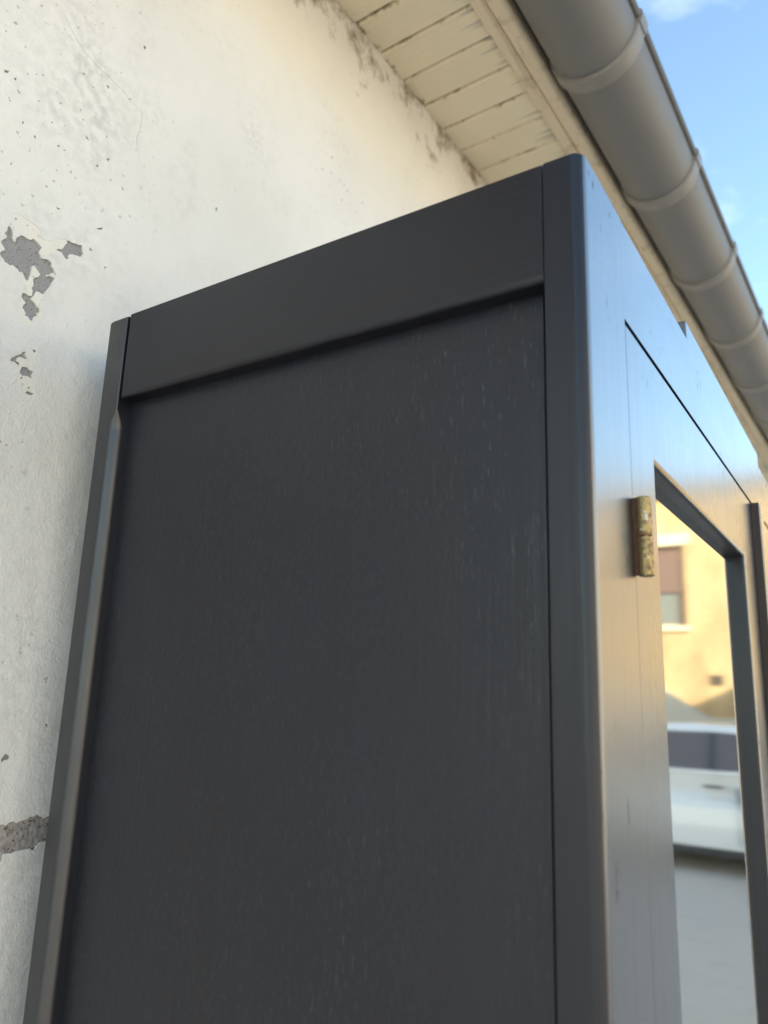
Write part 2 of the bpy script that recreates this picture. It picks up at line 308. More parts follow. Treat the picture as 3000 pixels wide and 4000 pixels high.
# ------------------------------------------------------------------ house whose wall the wardrobe stands against (own axes, 1.5 degrees off the wardrobe's)
house = empty('house', 'white rendered house wall with cream boarded eaves behind the black wardrobe', 'house', rz=R(-1.5))
WY = 0.50; SZ = 2.6644; HX0, HX1 = -1.9, 12.0; HB = 8.6; RIDGE = (4.5, 5.0)
POLY = {'grey':[[(-0.0913,2.0232),(-0.0887,2.0209),(-0.0868,2.0167),(-0.0875,2.0135),(-0.0852,2.0105),(-0.084,2.0107),(-0.0833,2.0154),(-0.0807,2.0187),(-0.0779,2.0208),(-0.076,2.0199),(-0.0723,2.0196),(-0.0694,2.0215),(-0.0678,2.0233),(-0.0648,2.0218),(-0.0588,2.0188),(-0.0597,2.0154),(-0.0615,2.0119),(-0.0595,2.0111),(-0.0581,2.0079),(-0.0542,2.0096),(-0.0504,2.0096),(-0.0473,2.0083),(-0.0469,2.0055),(-0.0453,2.004),(-0.0435,2.0015),(-0.0416,1.999),(-0.0424,1.9976),(-0.0441,1.9996),(-0.0459,1.9983),(-0.047,1.9962),(-0.051,1.9947),(-0.0516,1.992),(-0.049,1.9938),(-0.0454,1.9951),(-0.0425,1.9946),(-0.0442,1.9903),(-0.0452,1.987),(-0.0462,1.9841),(-0.0472,1.9812),(-0.0491,1.9783),(-0.05,1.975),(-0.0521,1.9735),(-0.0555,1.9742),(-0.0577,1.9736),(-0.0588,1.9717),(-0.0592,1.9682),(-0.0611,1.9654),(-0.0622,1.9639),(-0.0607,1.9632),(-0.0579,1.9627),(-0.0558,1.9604),(-0.0546,1.959),(-0.0519,1.9593),(-0.0519,1.956),(-0.0539,1.9537),(-0.0535,1.9511),(-0.0567,1.9482),(-0.0576,1.945),(-0.0571,1.9432),(-0.0597,1.9441),(-0.0621,1.9453),(-0.0649,1.9459),(-0.0644,1.9485),(-0.0656,1.9502),(-0.0681,1.9523),(-0.0677,1.9553),(-0.0662,1.9578),(-0.0683,1.9596),(-0.0705,1.9623),(-0.0701,1.9658),(-0.0677,1.9674),(-0.0658,1.9669),(-0.063,1.9664),(-0.0611,1.9687),(-0.0612,1.9724),(-0.0626,1.9755),(-0.0614,1.9799),(-0.0619,1.9834),(-0.0626,1.985),(-0.0602,1.9872),(-0.0572,1.9891),(-0.0562,1.9916),(-0.0583,1.9929),(-0.0605,1.9956),(-0.0635,1.9974),(-0.0652,1.9961),(-0.0652,1.9932),(-0.0658,1.9881),(-0.0664,1.9831),(-0.0678,1.9805),(-0.0705,1.9801),(-0.0709,1.9827),(-0.073,1.9849),(-0.0764,1.9841),(-0.0786,1.9868),(-0.0809,1.9874),(-0.0835,1.9875),(-0.0851,1.9862),(-0.0882,1.9869),(-0.0909,1.9878),(-0.0934,1.9902),(-0.0952,1.9934),(-0.0942,1.9953),(-0.0916,1.9981),(-0.0932,2.0),(-0.0944,2.0022),(-0.0964,2.0039),(-0.0955,2.0067),(-0.0928,2.0087),(-0.0919,2.0115),(-0.0936,2.0139),(-0.0929,2.018)],[(-0.0352,2.0392),(-0.0322,2.0393),(-0.0283,2.0404),(-0.0232,2.0407),(-0.0198,2.042),(-0.0185,2.0386),(-0.0174,2.0341),(-0.0197,2.0298),(-0.0227,2.0293),(-0.0266,2.0287),(-0.0304,2.0267),(-0.032,2.0243),(-0.0316,2.0215),(-0.0338,2.0195),(-0.0365,2.0209),(-0.0389,2.0241),(-0.0443,2.0237),(-0.0436,2.0256),(-0.0399,2.0271),(-0.0378,2.0302),(-0.036,2.0347)],[(-0.0587,1.8983),(-0.0552,1.8988),(-0.0532,1.8973),(-0.0496,1.8973),(-0.0496,1.8946),(-0.0512,1.8926),(-0.0496,1.8914),(-0.0508,1.8901),(-0.0539,1.8902),(-0.0574,1.8898),(-0.0605,1.89),(-0.0618,1.8913),(-0.0612,1.8947),(-0.0603,1.8973)],[(-0.0615,1.9112),(-0.0591,1.9131),(-0.06,1.91),(-0.0588,1.9078),(-0.055,1.9067),(-0.0594,1.9062),(-0.0616,1.9058),(-0.0638,1.9058),(-0.0656,1.9037),(-0.0661,1.9013),(-0.0633,1.9001),(-0.0634,1.8978),(-0.0661,1.8986),(-0.0676,1.8998),(-0.0714,1.8987),(-0.072,1.9003),(-0.069,1.9028),(-0.0668,1.9059),(-0.0629,1.9088)],[(-0.0538,1.8746),(-0.0511,1.8773),(-0.0487,1.8764),(-0.0465,1.8767),(-0.0472,1.8751),(-0.0507,1.8744)],[(-0.0518,1.9179),(-0.0493,1.9166),(-0.0509,1.9151),(-0.0528,1.9157)],[(-0.052,2.0674),(-0.0494,2.0664),(-0.0466,2.0673),(-0.0497,2.0649)],[(-0.0123,2.0441),(-0.0096,2.0437),(-0.0079,2.0423),(-0.0099,2.0415)],[(-0.0605,1.8862),(-0.058,1.8881),(-0.0582,1.8866)],[(-0.0585,1.8823),(-0.057,1.8824),(-0.0577,1.8803)],[(-0.0525,1.8809),(-0.05,1.8818),(-0.0504,1.8798),(-0.0523,1.8792)],[(-0.0256,1.5621),(-0.02,1.5598),(-0.021,1.5574),(-0.0254,1.5567),(-0.0276,1.5538),(-0.0277,1.5574)],[(0.0074,1.5858),(0.011,1.5849),(0.0099,1.5826),(0.008,1.5837)],[(-0.1188,2.1701),(-0.1142,2.1725),(-0.1149,2.1694),(-0.118,2.1677)],[(-0.1092,2.1688),(-0.1066,2.1696),(-0.1077,2.1666)],[(0.0193,2.3132),(0.023,2.3133),(0.0211,2.3089)],[(0.1417,2.1821),(0.1439,2.1824),(0.1431,2.1766),(0.1419,2.1768)],[(-0.0068,2.0691),(-0.0001,2.0737),(-0.001,2.0705),(-0.0056,2.0679)],[(0.0068,2.0332),(0.0095,2.0333),(0.0077,2.0305)]],'cream':[[(-0.0904,2.0361),(-0.0852,2.0396),(-0.0787,2.0382),(-0.0722,2.0375),(-0.0666,2.0369),(-0.0627,2.0357),(-0.0628,2.0302),(-0.0653,2.0279),(-0.0577,2.0272),(-0.0504,2.0293),(-0.0437,2.0369),(-0.0361,2.0387),(-0.0347,2.0359),(-0.0376,2.0283),(-0.0416,2.0221),(-0.0485,2.0165),(-0.0556,2.0127),(-0.0599,2.0104),(-0.063,2.0126),(-0.0703,2.0183),(-0.0776,2.019),(-0.083,2.0246),(-0.0874,2.0307)],[(-0.0723,1.9773),(-0.0655,1.9864),(-0.0649,1.9972),(-0.0564,1.9929),(-0.0573,1.9867),(-0.0577,1.9769),(-0.0492,1.9754),(-0.051,1.9688),(-0.0539,1.9636),(-0.0513,1.9582),(-0.0473,1.9497),(-0.0538,1.9505),(-0.0565,1.9437),(-0.0592,1.9374),(-0.0632,1.9407),(-0.0676,1.9461),(-0.0716,1.9553),(-0.0705,1.9651),(-0.0658,1.9702),(-0.0682,1.9737)],[(-0.0722,1.9015),(-0.0617,1.9129),(-0.0545,1.9182),(-0.0489,1.9172),(-0.0502,1.9075),(-0.0497,1.8977),(-0.0481,1.8901),(-0.0471,1.8833),(-0.0449,1.875),(-0.0478,1.8731),(-0.0541,1.8736),(-0.0613,1.8808),(-0.0636,1.8844),(-0.0629,1.8917),(-0.0686,1.8949)]],'brown':[[(-0.0519,1.5013),(-0.0391,1.5031),(-0.0207,1.5049),(-0.0131,1.5058),(-0.004,1.5065),(0.0051,1.5085),(0.011,1.5103),(0.0206,1.507),(0.0276,1.5078),(0.0381,1.5061),(0.0409,1.4971),(0.0394,1.4867),(0.0291,1.488),(0.022,1.4877),(0.0181,1.4858),(0.0142,1.4845),(0.0139,1.4816),(0.0088,1.4841),(0.0034,1.4836),(-0.0031,1.4828),(-0.0095,1.482),(-0.0134,1.4819),(-0.0153,1.4782),(-0.0161,1.4749),(-0.0273,1.4743),(-0.0459,1.4778)]],'crack':[[(-0.073,2.2733),(-0.0655,2.2658),(-0.0565,2.2579),(-0.0447,2.2494),(-0.0305,2.2453),(-0.0163,2.2437),(-0.0015,2.2408),(0.0141,2.235),(0.0283,2.2308),(0.0287,2.2162),(0.0252,2.1961),(0.0307,2.1767),(0.0388,2.1617),(0.0483,2.1476),(0.0532,2.1333)]]}
def rough(poly, step=0.0012, amp=0.35):
    res = []
    n = len(poly)
    for i in range(n):
        a = Vector(poly[i]); b = Vector(poly[(i + 1) % n]); d = b - a; k = max(1, int(d.length / step)); nn = Vector((-d.y, d.x)).normalized() if d.length else Vector((0, 0))
        for j in range(k):
            p = a + d * (j / k); w_ = amp * step * 2 * noise.noise(Vector((p.x * 700, p.y * 700, 3.1))) + amp * step * 2 * noise.noise(Vector((p.x * 260, p.y * 260, 9.1)))
            res.append((p.x + nn.x * w_, p.y + nn.y * w_))
    return res
def inside(p, poly):
    c = False; x, y = p; j = len(poly) - 1
    for i in range(len(poly)):
        xi, yi = poly[i]; xj, yj = poly[j]
        if (yi > y) != (yj > y) and x < (xj - xi) * (y - yi) / (yj - yi) + xi: c = not c
        j = i
    return c
def sheet(rects, holes, y, depth, name, mat, parent):
    """flat coat at wall depth y with holes cut through it and rims running back by depth"""
    vs = []; es = []
    for poly in rects + holes:
        s = len(vs); vs += [Vector(p) for p in poly]; es += [(s + i, s + (i + 1) % len(poly)) for i in range(len(poly))]
    ov, oe, of, _, _, _ = delaunay_2d_cdt(vs, es, [], 0, 1e-7)
    bb = [(min(p[0] for p in h), max(p[0] for p in h), min(p[1] for p in h), max(p[1] for p in h), h) for h in holes]
    bm = bmesh.new(); bv = [bm.verts.new((v.x, y, v.y)) for v in ov]
    for f in of:
        c = sum((ov[i] for i in f), Vector((0, 0))) / len(f)
        if not any(inside(c, r) for r in rects): continue
        if any(b[0] <= c.x <= b[1] and b[2] <= c.y <= b[3] and inside(c, b[4]) for b in bb): continue
        q = bm.faces.new([bv[i] for i in f]); q.normal_update()
        if q.normal.y > 0: q.normal_flip()
    bmesh.ops.delete(bm, geom=[v for v in bm.verts if not v.link_faces], context='VERTS')
    be = [e for e in bm.edges if len(e.link_faces) == 1]
    r = bmesh.ops.extrude_edge_only(bm, edges=be)
    bmesh.ops.translate(bm, verts=[v for v in r['geom'] if isinstance(v, bmesh.types.BMVert)], vec=(0, depth, 0))
    return obj(name, bm, mat, parent)
crk = POLY['crack'][0]; slit = []
for sgn in (1, -1):
    pts = []
    for i, p in enumerate(crk):
        w_ = 0.00035 * (1 - abs(i - 4) / 12.0); pts.append((p[0] + sgn * w_, p[1] + sgn * w_ * 0.4 + 0.0006 * noise.noise(Vector((i * 3.1, 0, 0)))))
    slit += pts if sgn > 0 else pts[::-1]
greys = [rough(p) for p in POLY['grey']]; creams = [rough(p) for p in POLY['cream']]; browns = [rough(p, 0.002, 0.5) for p in POLY['brown']]
rect = [(HX0, 0.0), (HX1, 0.0), (HX1, SZ + 0.05), (HX0, SZ + 0.05)]
wall = obj('wall', B((HX0, WY + 0.0022, 0.0), (HX1, WY + 0.30, SZ + 0.05)), 'cement', house)
sheet([rect], greys + creams + browns + [slit], WY, 0.0035, 'paint_coat', 'coat', wall)
sheet(creams, greys, WY + 0.0004, 0.002, 'undercoat_patch', 'under', wall)
bmq = bmesh.new()
q = browns[0]; bx0 = min(p[0] for p in q) - .003; bx1 = max(p[0] for p in q) + .003; bz0 = min(p[1] for p in q) - .003; bz1 = max(p[1] for p in q) + .003
box(bmq, (bx0, WY + 0.0016, bz0), (bx1, WY + 0.01, bz1)); obj('bare_mortar', bmq, 'mortar', wall)
# remaining walls and gables
obj('back_wall', B((HX0, HB - 0.3, 0), (HX1, HB, SZ + 0.05)), 'roughcast', house)
for xa, xb in ((HX0, HX0 + 0.3), (HX1 - 0.3, HX1)):
    obj('gable_wall', prism([(WY + 0.301, 0), (HB - 0.301, 0), (HB - 0.301, SZ + 0.05), (RIDGE[0], RIDGE[1] - 0.12), (WY + 0.301, SZ + 0.05)], 0, xa, xb), 'roughcast', house)
# roof covering: wavy tile sheets on both slopes
def roof(name, x0, x1, y0, z0, y1, z1, parent, axis=0, pitch=0.2, mat='tile'):
    bm = bmesh.new(); n = int((x1 - x0) / pitch * 8); rows = 2; top = []
    for k in range(n + 1):
        x = x0 + (x1 - x0) * k / n; h = 0.022 * math.cos(2 * math.pi * k / 8)
        cols = []
        for (yy, zz) in ((y0, z0), (y1, z1), (y1, z1 - 0.06), (y0, z0 - 0.045)):
            hh = h if len(cols) < 2 else 0
            p = (x, yy, zz + hh) if axis == 0 else (yy, x, zz + hh)
            cols.append(bm.verts.new(p))
        top.append(cols)
    for a, b in zip(top, top[1:]):
        for i in range(4): bm.faces.new((a[i], a[(i + 1) % 4], b[(i + 1) % 4], b[i]))
    bm.faces.new(top[0]); bm.faces.new(list(reversed(top[-1])))
    bmesh.ops.recalc_face_normals(bm, faces=bm.faces)
    return obj(name, bm, mat, parent)
sl = (RIDGE[1] - (SZ + 0.17)) / (RIDGE[0] - 0.215)
roof('roof', HX0 - 0.15, HX1 + 0.15, 0.215, SZ + 0.17, RIDGE[0], RIDGE[1], house)
roof('roof', HX0 - 0.15, HX1 + 0.15, RIDGE[0] + 0.002, RIDGE[1], HB + 0.3, SZ + 0.17 - 0.03, house)
# soffit: tongue-and-groove boards running from wall to fascia
PIT = 0.06955; SY0, SY1 = 0.3255, WY - 0.0005; yc_ = (SY0 + SY1) / 2
def board_mesh():
    hw = PIT / 2 - 0.0009
    bm = bmesh.new()
    pr = [(-hw, 0.004), (-hw + 0.0035, 0.0), (hw - 0.0035, 0.0), (hw, 0.004), (hw, 0.014), (-hw, 0.014)]
    return prism(pr, 1, SY0 - yc_, SY1 - yc_, bm)
proto = None
k0, k1 = -22, 62
for k in range(k0, k1):
    xm = 0.3902 + PIT * (k + 0.5)
    if proto is None: proto = obj('soffit_board', board_mesh(), 'board', house); b = proto
    else: b = proto.copy(); COL.objects.link(b)
    b.parent = house; b.location = (xm, yc_, SZ + rnd.uniform(-0.0008, 0.0008)); b.rotation_euler = (rnd.uniform(-.003, .003), rnd.uniform(-.006, .006), 0)
obj('soffit_backing', B((HX0, SY0 - 0.01, SZ + 0.016), (HX1, SY1, SZ + 0.03)), 'void', house)
for xa, xb in ((HX0, 0.3902 + PIT * k0 - 0.002), (0.3902 + PIT * k1 + 0.002, HX1)):
    o = obj('plain_soffit', B((xa, SY0, SZ), (xb, SY1, SZ + 0.014)), 'fascia', house)
# fascia: inner trim strip and main board, bottom edges rounded
obj('soffit_trim', B((HX0, 0.303, SZ - 0.009), (HX1, 0.325, SZ + 0.03), 0.004, 3, lambda m_, d: abs(d.x) > .9 and m_.z < SZ), 'fascia', house)
fb = obj('fascia_board', B((HX0 - .02, 0.2736, SZ - 0.014), (HX1 + .02, 0.3025, SZ + 0.165), 0.009, 4, lambda m_, d: abs(d.x) > .9 and m_.z < SZ), 'fascia', house); autosmooth(fb)

# ------------------------------------------------------------------ rain gutter
gut = empty('rain_gutter', 'taupe half-round rain gutter with clip bands hanging along the eaves', 'gutter', rz=R(-1.5))
GY, GZ, GR = 0.1954, 2.6765, 0.0708
def arc(r, a0, a1, n): return [(GY + r * math.cos(a0 + (a1 - a0) * i / n), GZ + r * math.sin(a0 + (a1 - a0) * i / n)) for i in range(n + 1)]
def trough(bm, x0, x1, ro, ri, a0=R(180), a1=R(360), n=36):
    return prism(arc(ro, a0, a1, n) + arc(ri, a1, a0, n), 0, x0, x1, bm)
autosmooth(obj('trough', trough(bmesh.new(), HX0 - .1, HX1 + .1, GR, GR - 0.003), 'gutter', gut), 40)
bm = bmesh.new()      # rolled front bead: a small tube on the outer rim
pts = [(GY - GR + 0.003 + 0.0074 * math.cos(R(a)) - 0.0035, GZ + 0.005 + 0.0074 * math.sin(R(a))) for a in range(0, 360, 24)]
autosmooth(obj('front_bead', prism(pts, 0, HX0 - .1, HX1 + .1, bm), 'lip', gut), 60)
obj('light_block_strip', B((HX0 - .1, 0.2630, GZ - 0.004), (HX1 + .1, 0.2732, GZ + 0.012)), 'lip', gut)  # added dark strip, blocks light leaking down between gutter and fascia
def band(xm):
    bm = bmesh.new(); w_ = 0.0175
    prof = [(-w_, 0.0003), (-w_ * .93, 0.0040), (-w_ * .70, 0.0058), (-w_ * .45, 0.0050), (w_ * .45, 0.0050), (w_ * .70, 0.0058), (w_ * .93, 0.0040), (w_, 0.0003)]
    n = 30; rows = []
    for i in range(n + 1):
        a = R(178) + (R(362) - R(178)) * i / n
        rows.append([bm.verts.new((p[0], GY + (GR + p[1]) * math.cos(a), GZ + (GR + p[1]) * math.sin(a))) for p in prof])
    for u, v in zip(rows, rows[1:]):
        for k in range(len(prof) - 1): bm.faces.new((u[k], u[k + 1], v[k + 1], v[k]))
    bmesh.ops.recalc_face_normals(bm, faces=bm.faces)
    o = autosmooth(obj('clip_band', bm, 'clip', gut), 50); o.location.x = xm
    c = bmesh.new(); yo = GY - GR
    pr = [(yo - 0.0065, GZ - 0.012), (yo + 0.004, GZ - 0.014), (yo + 0.006, GZ + 0.010), (yo + 0.002, GZ + 0.0175), (yo - 0.007, GZ + 0.0175), (yo - 0.0112, GZ + 0.010)]
    c = prism(pr, 0, -0.017, 0.017, c)
    bmesh.ops.bevel(c, geom=list(c.edges), offset=0.002, segments=2, affect='EDGES')
    k = obj('clip_tab', c, 'clip', o); return o
bproto = band(0.6468 - 0.3758 * 2)
for i in range(1, 16):
    o = bproto.copy(); COL.objects.link(o); o.parent = gut; o.location.x = 0.6468 + 0.3758 * (i - 2)
    for ch in bproto.children:
        d = ch.copy(); COL.objects.link(d); d.parent = o

# ------------------------------------------------------------------ black wardrobe
H = 1.95; D = 0.45; W = 1.27
ward = empty('wardrobe', 'black painted wooden wardrobe with framed side panel and mirrored doors', 'wardrobe', (0, 0, 0))
PT = 0.0255; PW = 0.0805
def vert_edges(x=None, y=None):
    return lambda m_, d: abs(d.z) > .9 and (x is None or abs(m_.x - x) < 1e-4) and (y is None or abs(m_.y - y) < 1e-4)
def post(xa, xb, outer):
    def sel(m_, d):
        if abs(d.z) > .9: return abs(m_.x - outer) < 1e-4 and abs(m_.y) < 1e-4
        return False
    bm = B((xa, 0, 0), (xb, PT, H), 0.0080, 6, sel)
    bmesh.ops.bevel(bm, geom=[e for e in bm.edges if all(abs(v.co.x - outer) < 1e-5 and abs(v.co.y - PT) < 1e-5 for v in e.verts)], offset=0.0008, segments=2, affect='EDGES', clamp_overlap=True)
    bmesh.ops.bevel(bm, geom=[e for e in bm.edges if min(e.verts[0].co.z, e.verts[1].co.z) > H - 1e-4], offset=0.0016, segments=2, affect='EDGES', clamp_overlap=True)
    return split_faces(autosmooth(obj('front_post', bm, 'paint_z', ward), 50), 'paint_side', lambda n: n.y > -0.9)
post(0, PW, 0); post(W - PW, W, W)
RB = 0.081
def side(x0, x1, sgn):
    """frame-and-panel side: outer face at x0, inner at x1"""
    a, b = min(x0, x1), max(x0, x1)
    def low(m_, d): return abs(d.y) > .9 and abs(m_.x - x0) < 1e-4 and m_.z < H - .05
    def topsel(m_, d): return abs(d.y) > .9 and abs(m_.x - x0) < 1e-4
    rail = autosmooth(obj('side_rail', B((a + (0.0006 if sgn > 0 else 0), PT + 0.0006, H - RB), (b - (0 if sgn > 0 else 0.0006), 0.4232, H - 0.0003), 0.0045, 4, lambda m_, d: (abs(d.y) > .9 and abs(m_.x - x0) < .002 and m_.z < H - .05) or (abs(d.z) > .9 and abs(m_.x - x0) < .002 and m_.y > .3)), 'paint_y', ward), 60)
    obj('side_rail', B((a, PT + 0.0006, 0.10), (b, 0.4232, 0.19), 0.004, 3, lambda m_, d: abs(d.y) > .9 and abs(m_.x - x0) < .002), 'paint_y', ward)
    # back stile with a stopped chamfer on its inner arris
    bm = bmesh.new(); y0, y1 = 0.4240, D; ch = 0.0095
    zz = [(0, 0), (0.205, 0), (0.225, 1), (H - RB - 0.028, 1), (H - RB - 0.024, .93), (H - RB - 0.019, .7), (H - RB - 0.014, .35), (H - RB - 0.010, .1), (H - RB - 0.006, 0), (H - 0.0025, 0), (H - 0.0006, 0)]
    rows = []
    for i, (z, c) in enumerate(zz):
        r = 0.0035; t = 0.0014 if i == len(zz) - 1 else 0.0
        e = max(c * ch, 0.0012)
        sx = lambda v: x0 + sgn * v
        rows.append([bm.verts.new(p) for p in ((sx(t + e), y0, z), (sx(t + e * .55), y0 + e * .18, z), (sx(t + e * .18), y0 + e * .55, z), (sx(t), y0 + e, z), (sx(t), y1 - r - t, z), (sx(t + r * .3), y1 - r * .3 - t, z), (sx(t + r), y1 - t, z), (x1, y1 - t, z), (x1, y0, z))])
    nv = len(rows[0])
    for u, v in zip(rows, rows[1:]):
        for k in range(nv): bm.faces.new((u[k], u[(k + 1) % nv], v[(k + 1) % nv], v[k]))
    bm.faces.new(rows[0]); bm.faces.new(list(reversed(rows[-1])))
    bmesh.ops.recalc_face_normals(bm, faces=bm.faces)
    autosmooth(obj('back_stile', bm, 'paint_stile', ward), 40)
    px = x0 + sgn * 0.0152
    pa, pb = min(px, px + sgn * 0.008), max(px, px + sgn * 0.008)
    pn = bmesh.new()
    box(pn, (pa, 0.0322, 0.18), (pb, 0.4285, H - RB + 0.012))
    obj('side_panel', pn, 'paint_panel', ward)
for hy, hz in ((0.262, 1.585), (0.272, 1.558), (0.243, 1.545)):
    obj('nail_hole', lathe(bmesh.new(), [(0.0150, 0.0008), (0.0160, 0.0008)], (0, hy, hz), 0, 10), 'void', ward)
side(0.0, 0.026, 1); side(W, W - 0.026, -1)
# front top rail, slightly raised batten on it, plinth rail, top, floor and back boards
autosmooth(obj('top_rail', B((PW + 0.0007, 0.0004, H - 0.0755), (W - PW - 0.0007, 0.024, H - 0.0006)), 'paint_x', ward), 60)
obj('top_batten', B((0.292, 0.0004, H - 0.0006), (0.752, 0.022, H + 0.0185), 0.0012, 2, lambda m_, d: m_.z > H + 0.005), 'paint_x', ward)
obj('plinth_rail', B((PW + 0.0007, 0.0004, 0.05), (W - PW - 0.0007, 0.024, 0.118), 0.003, 2), 'paint_x', ward)
obj('top_board', B((0.0265, 0.0262, H - 0.020), (W - 0.0265, D - 0.012, H - 0.004)), 'paint_x', ward)
obj('floor_board', B((0.0265, 0.0262, 0.10), (W - 0.0265, D - 0.012, 0.118)), 'paint_x', ward)
obj('back_board', B((0.0265, D - 0.0115, 0.06), (W - 0.0265, D - 0.002, H - 0.004)), 'paint_side', ward)
def door(xa, xb, sw_l, sw_r, hinge_x):
    d = empty('door'); d.parent = ward
    z0, z1 = 0.121, H - 0.0785; ra = 0.0825; DT = 0.023; y0 = 0.0006
    oxa, oxb, oza, ozb = xa + sw_l, xb - sw_r, z0 + 0.10, z1 - ra
    ed = 0.0045
    bm = bmesh.new(); rings = []
    def ring(dx, y, outer=False):
        if outer: q = ((xa + dx, z0 + dx), (xb - dx, z0 + dx), (xb - dx, z1 - dx), (xa + dx, z1 - dx))
        else: q = ((oxa - dx, oza - dx), (oxb + dx, oza - dx), (oxb + dx, ozb + dx), (oxa - dx, ozb + dx))
        rings.append([bm.verts.new((p[0], y, p[1])) for p in q])
    ring(0, DT, True); ring(0, y0 + .001, True); ring(0.001, y0, True)
    for k in range(6): a = k / 5 * math.pi / 2; ring(ed * (1 - math.sin(a)), y0 + ed * (1 - math.cos(a)))
    ring(0, DT)
    for u, v in zip(rings, rings[1:] + rings[:1]):
        for k in range(4): bm.faces.new((u[k], u[(k + 1) % 4], v[(k + 1) % 4], v[k]))
    bmesh.ops.recalc_face_normals(bm, faces=bm.faces)
    split_faces(autosmooth(obj('door_frame', bm, 'paint_z', d), 50), 'paint_side', lambda n: n.y > -0.7)
    # bevelled mirror plate set back in the frame
    bm = bmesh.new(); my = 0.0125; bw = 0.013
    o_ = [(oxa - .001, oza - .001), (oxb + .001, oza - .001), (oxb + .001, ozb + .001), (oxa - .001, ozb + .001)]
    i_ = [(oxa + bw, oza + bw), (oxb - bw, oza + bw), (oxb - bw, ozb - bw), (oxa + bw, ozb - bw)]
    A = [bm.verts.new((p[0], my + 0.0011, p[1])) for p in o_]; I = [bm.verts.new((p[0], my, p[1])) for p in i_]
    C_ = [bm.verts.new((p[0], my + 0.006, p[1])) for p in o_]
    bm.faces.new(I); bm.faces.new(list(reversed(C_)))
    for k in range(4):
        bm.faces.new((A[k], A[(k + 1) % 4], I[(k + 1) % 4], I[k])); bm.faces.new((A[k], A[(k + 1) % 4], C_[(k + 1) % 4], C_[k]))
    bmesh.ops.recalc_face_normals(bm, faces=bm.faces); obj('mirror', bm, 'mirror', d)
    for hz in (H - 0.2515, 0.95, 0.32):
        hg = obj('hinge', lathe(bmesh.new(), [(0, 0.0044), (0.0006, 0.0050), (0.0240, 0.0050), (0.0245, 0.0046), (0.0246, 0.0030), (0.0256, 0.0030)], (hinge_x, -0.0058, hz), 2, 28), 'brass', d); autosmooth(hg, 40)
        autosmooth(obj('upper_knuckle', lathe(bmesh.new(), [(0.0257, 0.0046), (0.0262, 0.0050), (0.0497, 0.0050), (0.0505, 0.0042)], (hinge_x, -0.0058, hz), 2, 28), 'brass', hg), 40)
        obj('leaf', B((hinge_x - 0.0034, -0.0062, hz + 0.0005), (hinge_x - 0.0004, 0.0015, hz + 0.050)), 'rust', hg)
    return d
door(0.0830, 0.6325, 0.0645, 0.0745, 0.0832)
dr = door(0.6345, W - 0.0830, 0.0745, 0.0645, W - 0.0832)
# cover strip on the meeting edge: rounded moulding with a bare brown flank
obj('cover_strip_core', B((0.6360, -0.0088, 0.122), (0.6400, 0.0004, H - 0.0795)), 'wood', dr)
autosmooth(obj('cover_strip', B((0.6402, -0.0100, 0.122), (0.674, 0.0004, H - 0.0790), 0.004, 4, lambda m_, q: m_.y < -.005), 'paint_z', dr), 60)

# ------------------------------------------------------------------ yellow house at the end of the yard
yh = empty('neighbour_house', 'sunlit yellow house with brown window shutters seen in the wardrobe mirror', 'house', (15, 0, 0))
def facade(x, y0, y1, z0, z1, holes, th, name, mat, parent):
    ys = sorted({y0, y1, *[h[0] for h in holes], *[h[1] for h in holes]}); zs = sorted({z0, z1, *[h[2] for h in holes], *[h[3] for h in holes]})
    bm = bmesh.new()
    for a, b in zip(ys, ys[1:]):
        for c, d in zip(zs, zs[1:]):
            cy, cz = (a + b) / 2, (c + d) / 2
            if any(h[0] < cy < h[1] and h[2] < cz < h[3] for h in holes): continue
            box(bm, (x, a, c), (x + th, b, d))
    bmesh.ops.remove_doubles(bm, verts=bm.verts, dist=1e-5)
    seen = {}
    for f in bm.faces: seen.setdefault(tuple(round(v, 4) for v in f.calc_center_median()), []).append(f)
    bmesh.ops.delete(bm, geom=[f for l_ in seen.values() if len(l_) > 1 for f in l_], context='FACES')
    return obj(name, bm, mat, parent)
wins = [(-4.05, -3.00, 3.00, 4.58), (-7.2, -6.15, 3.00, 4.58), (-7.2, -6.15, 0.9, 2.2)]
YY0, YY1, YZ = -9.0, 0.2, 5.75
facade(0, YY0, YY1, 0, YZ, wins, 0.35, 'wall', 'yellow', yh)
obj('side_wall', B((0.351, YY1 - 0.35, 0), (8, YY1, YZ)), 'yellow', yh); obj('side_wall', B((0.351, YY0, 0), (8, YY0 + 0.35, YZ)), 'yellow', yh)
obj('rear_wall', B((7.65, YY0 + 0.351, 0), (8, YY1 - 0.351, YZ)), 'yellow', yh)
roof('roof', YY0 - 0.2, YY1 + 0.2, -0.4, YZ + 0.03, 4.0, YZ + 0.75, yh, axis=1, mat='tile2'); roof('roof', YY0 - 0.2, YY1 + 0.2, 4.002, YZ + 0.75, 8.4, YZ + 0.03, yh, axis=1, mat='tile2')
obj('eaves_cornice', B((-0.18, YY0, YZ - 0.16), (-0.002, YY1, YZ - 0.02)), 'stone', yh)
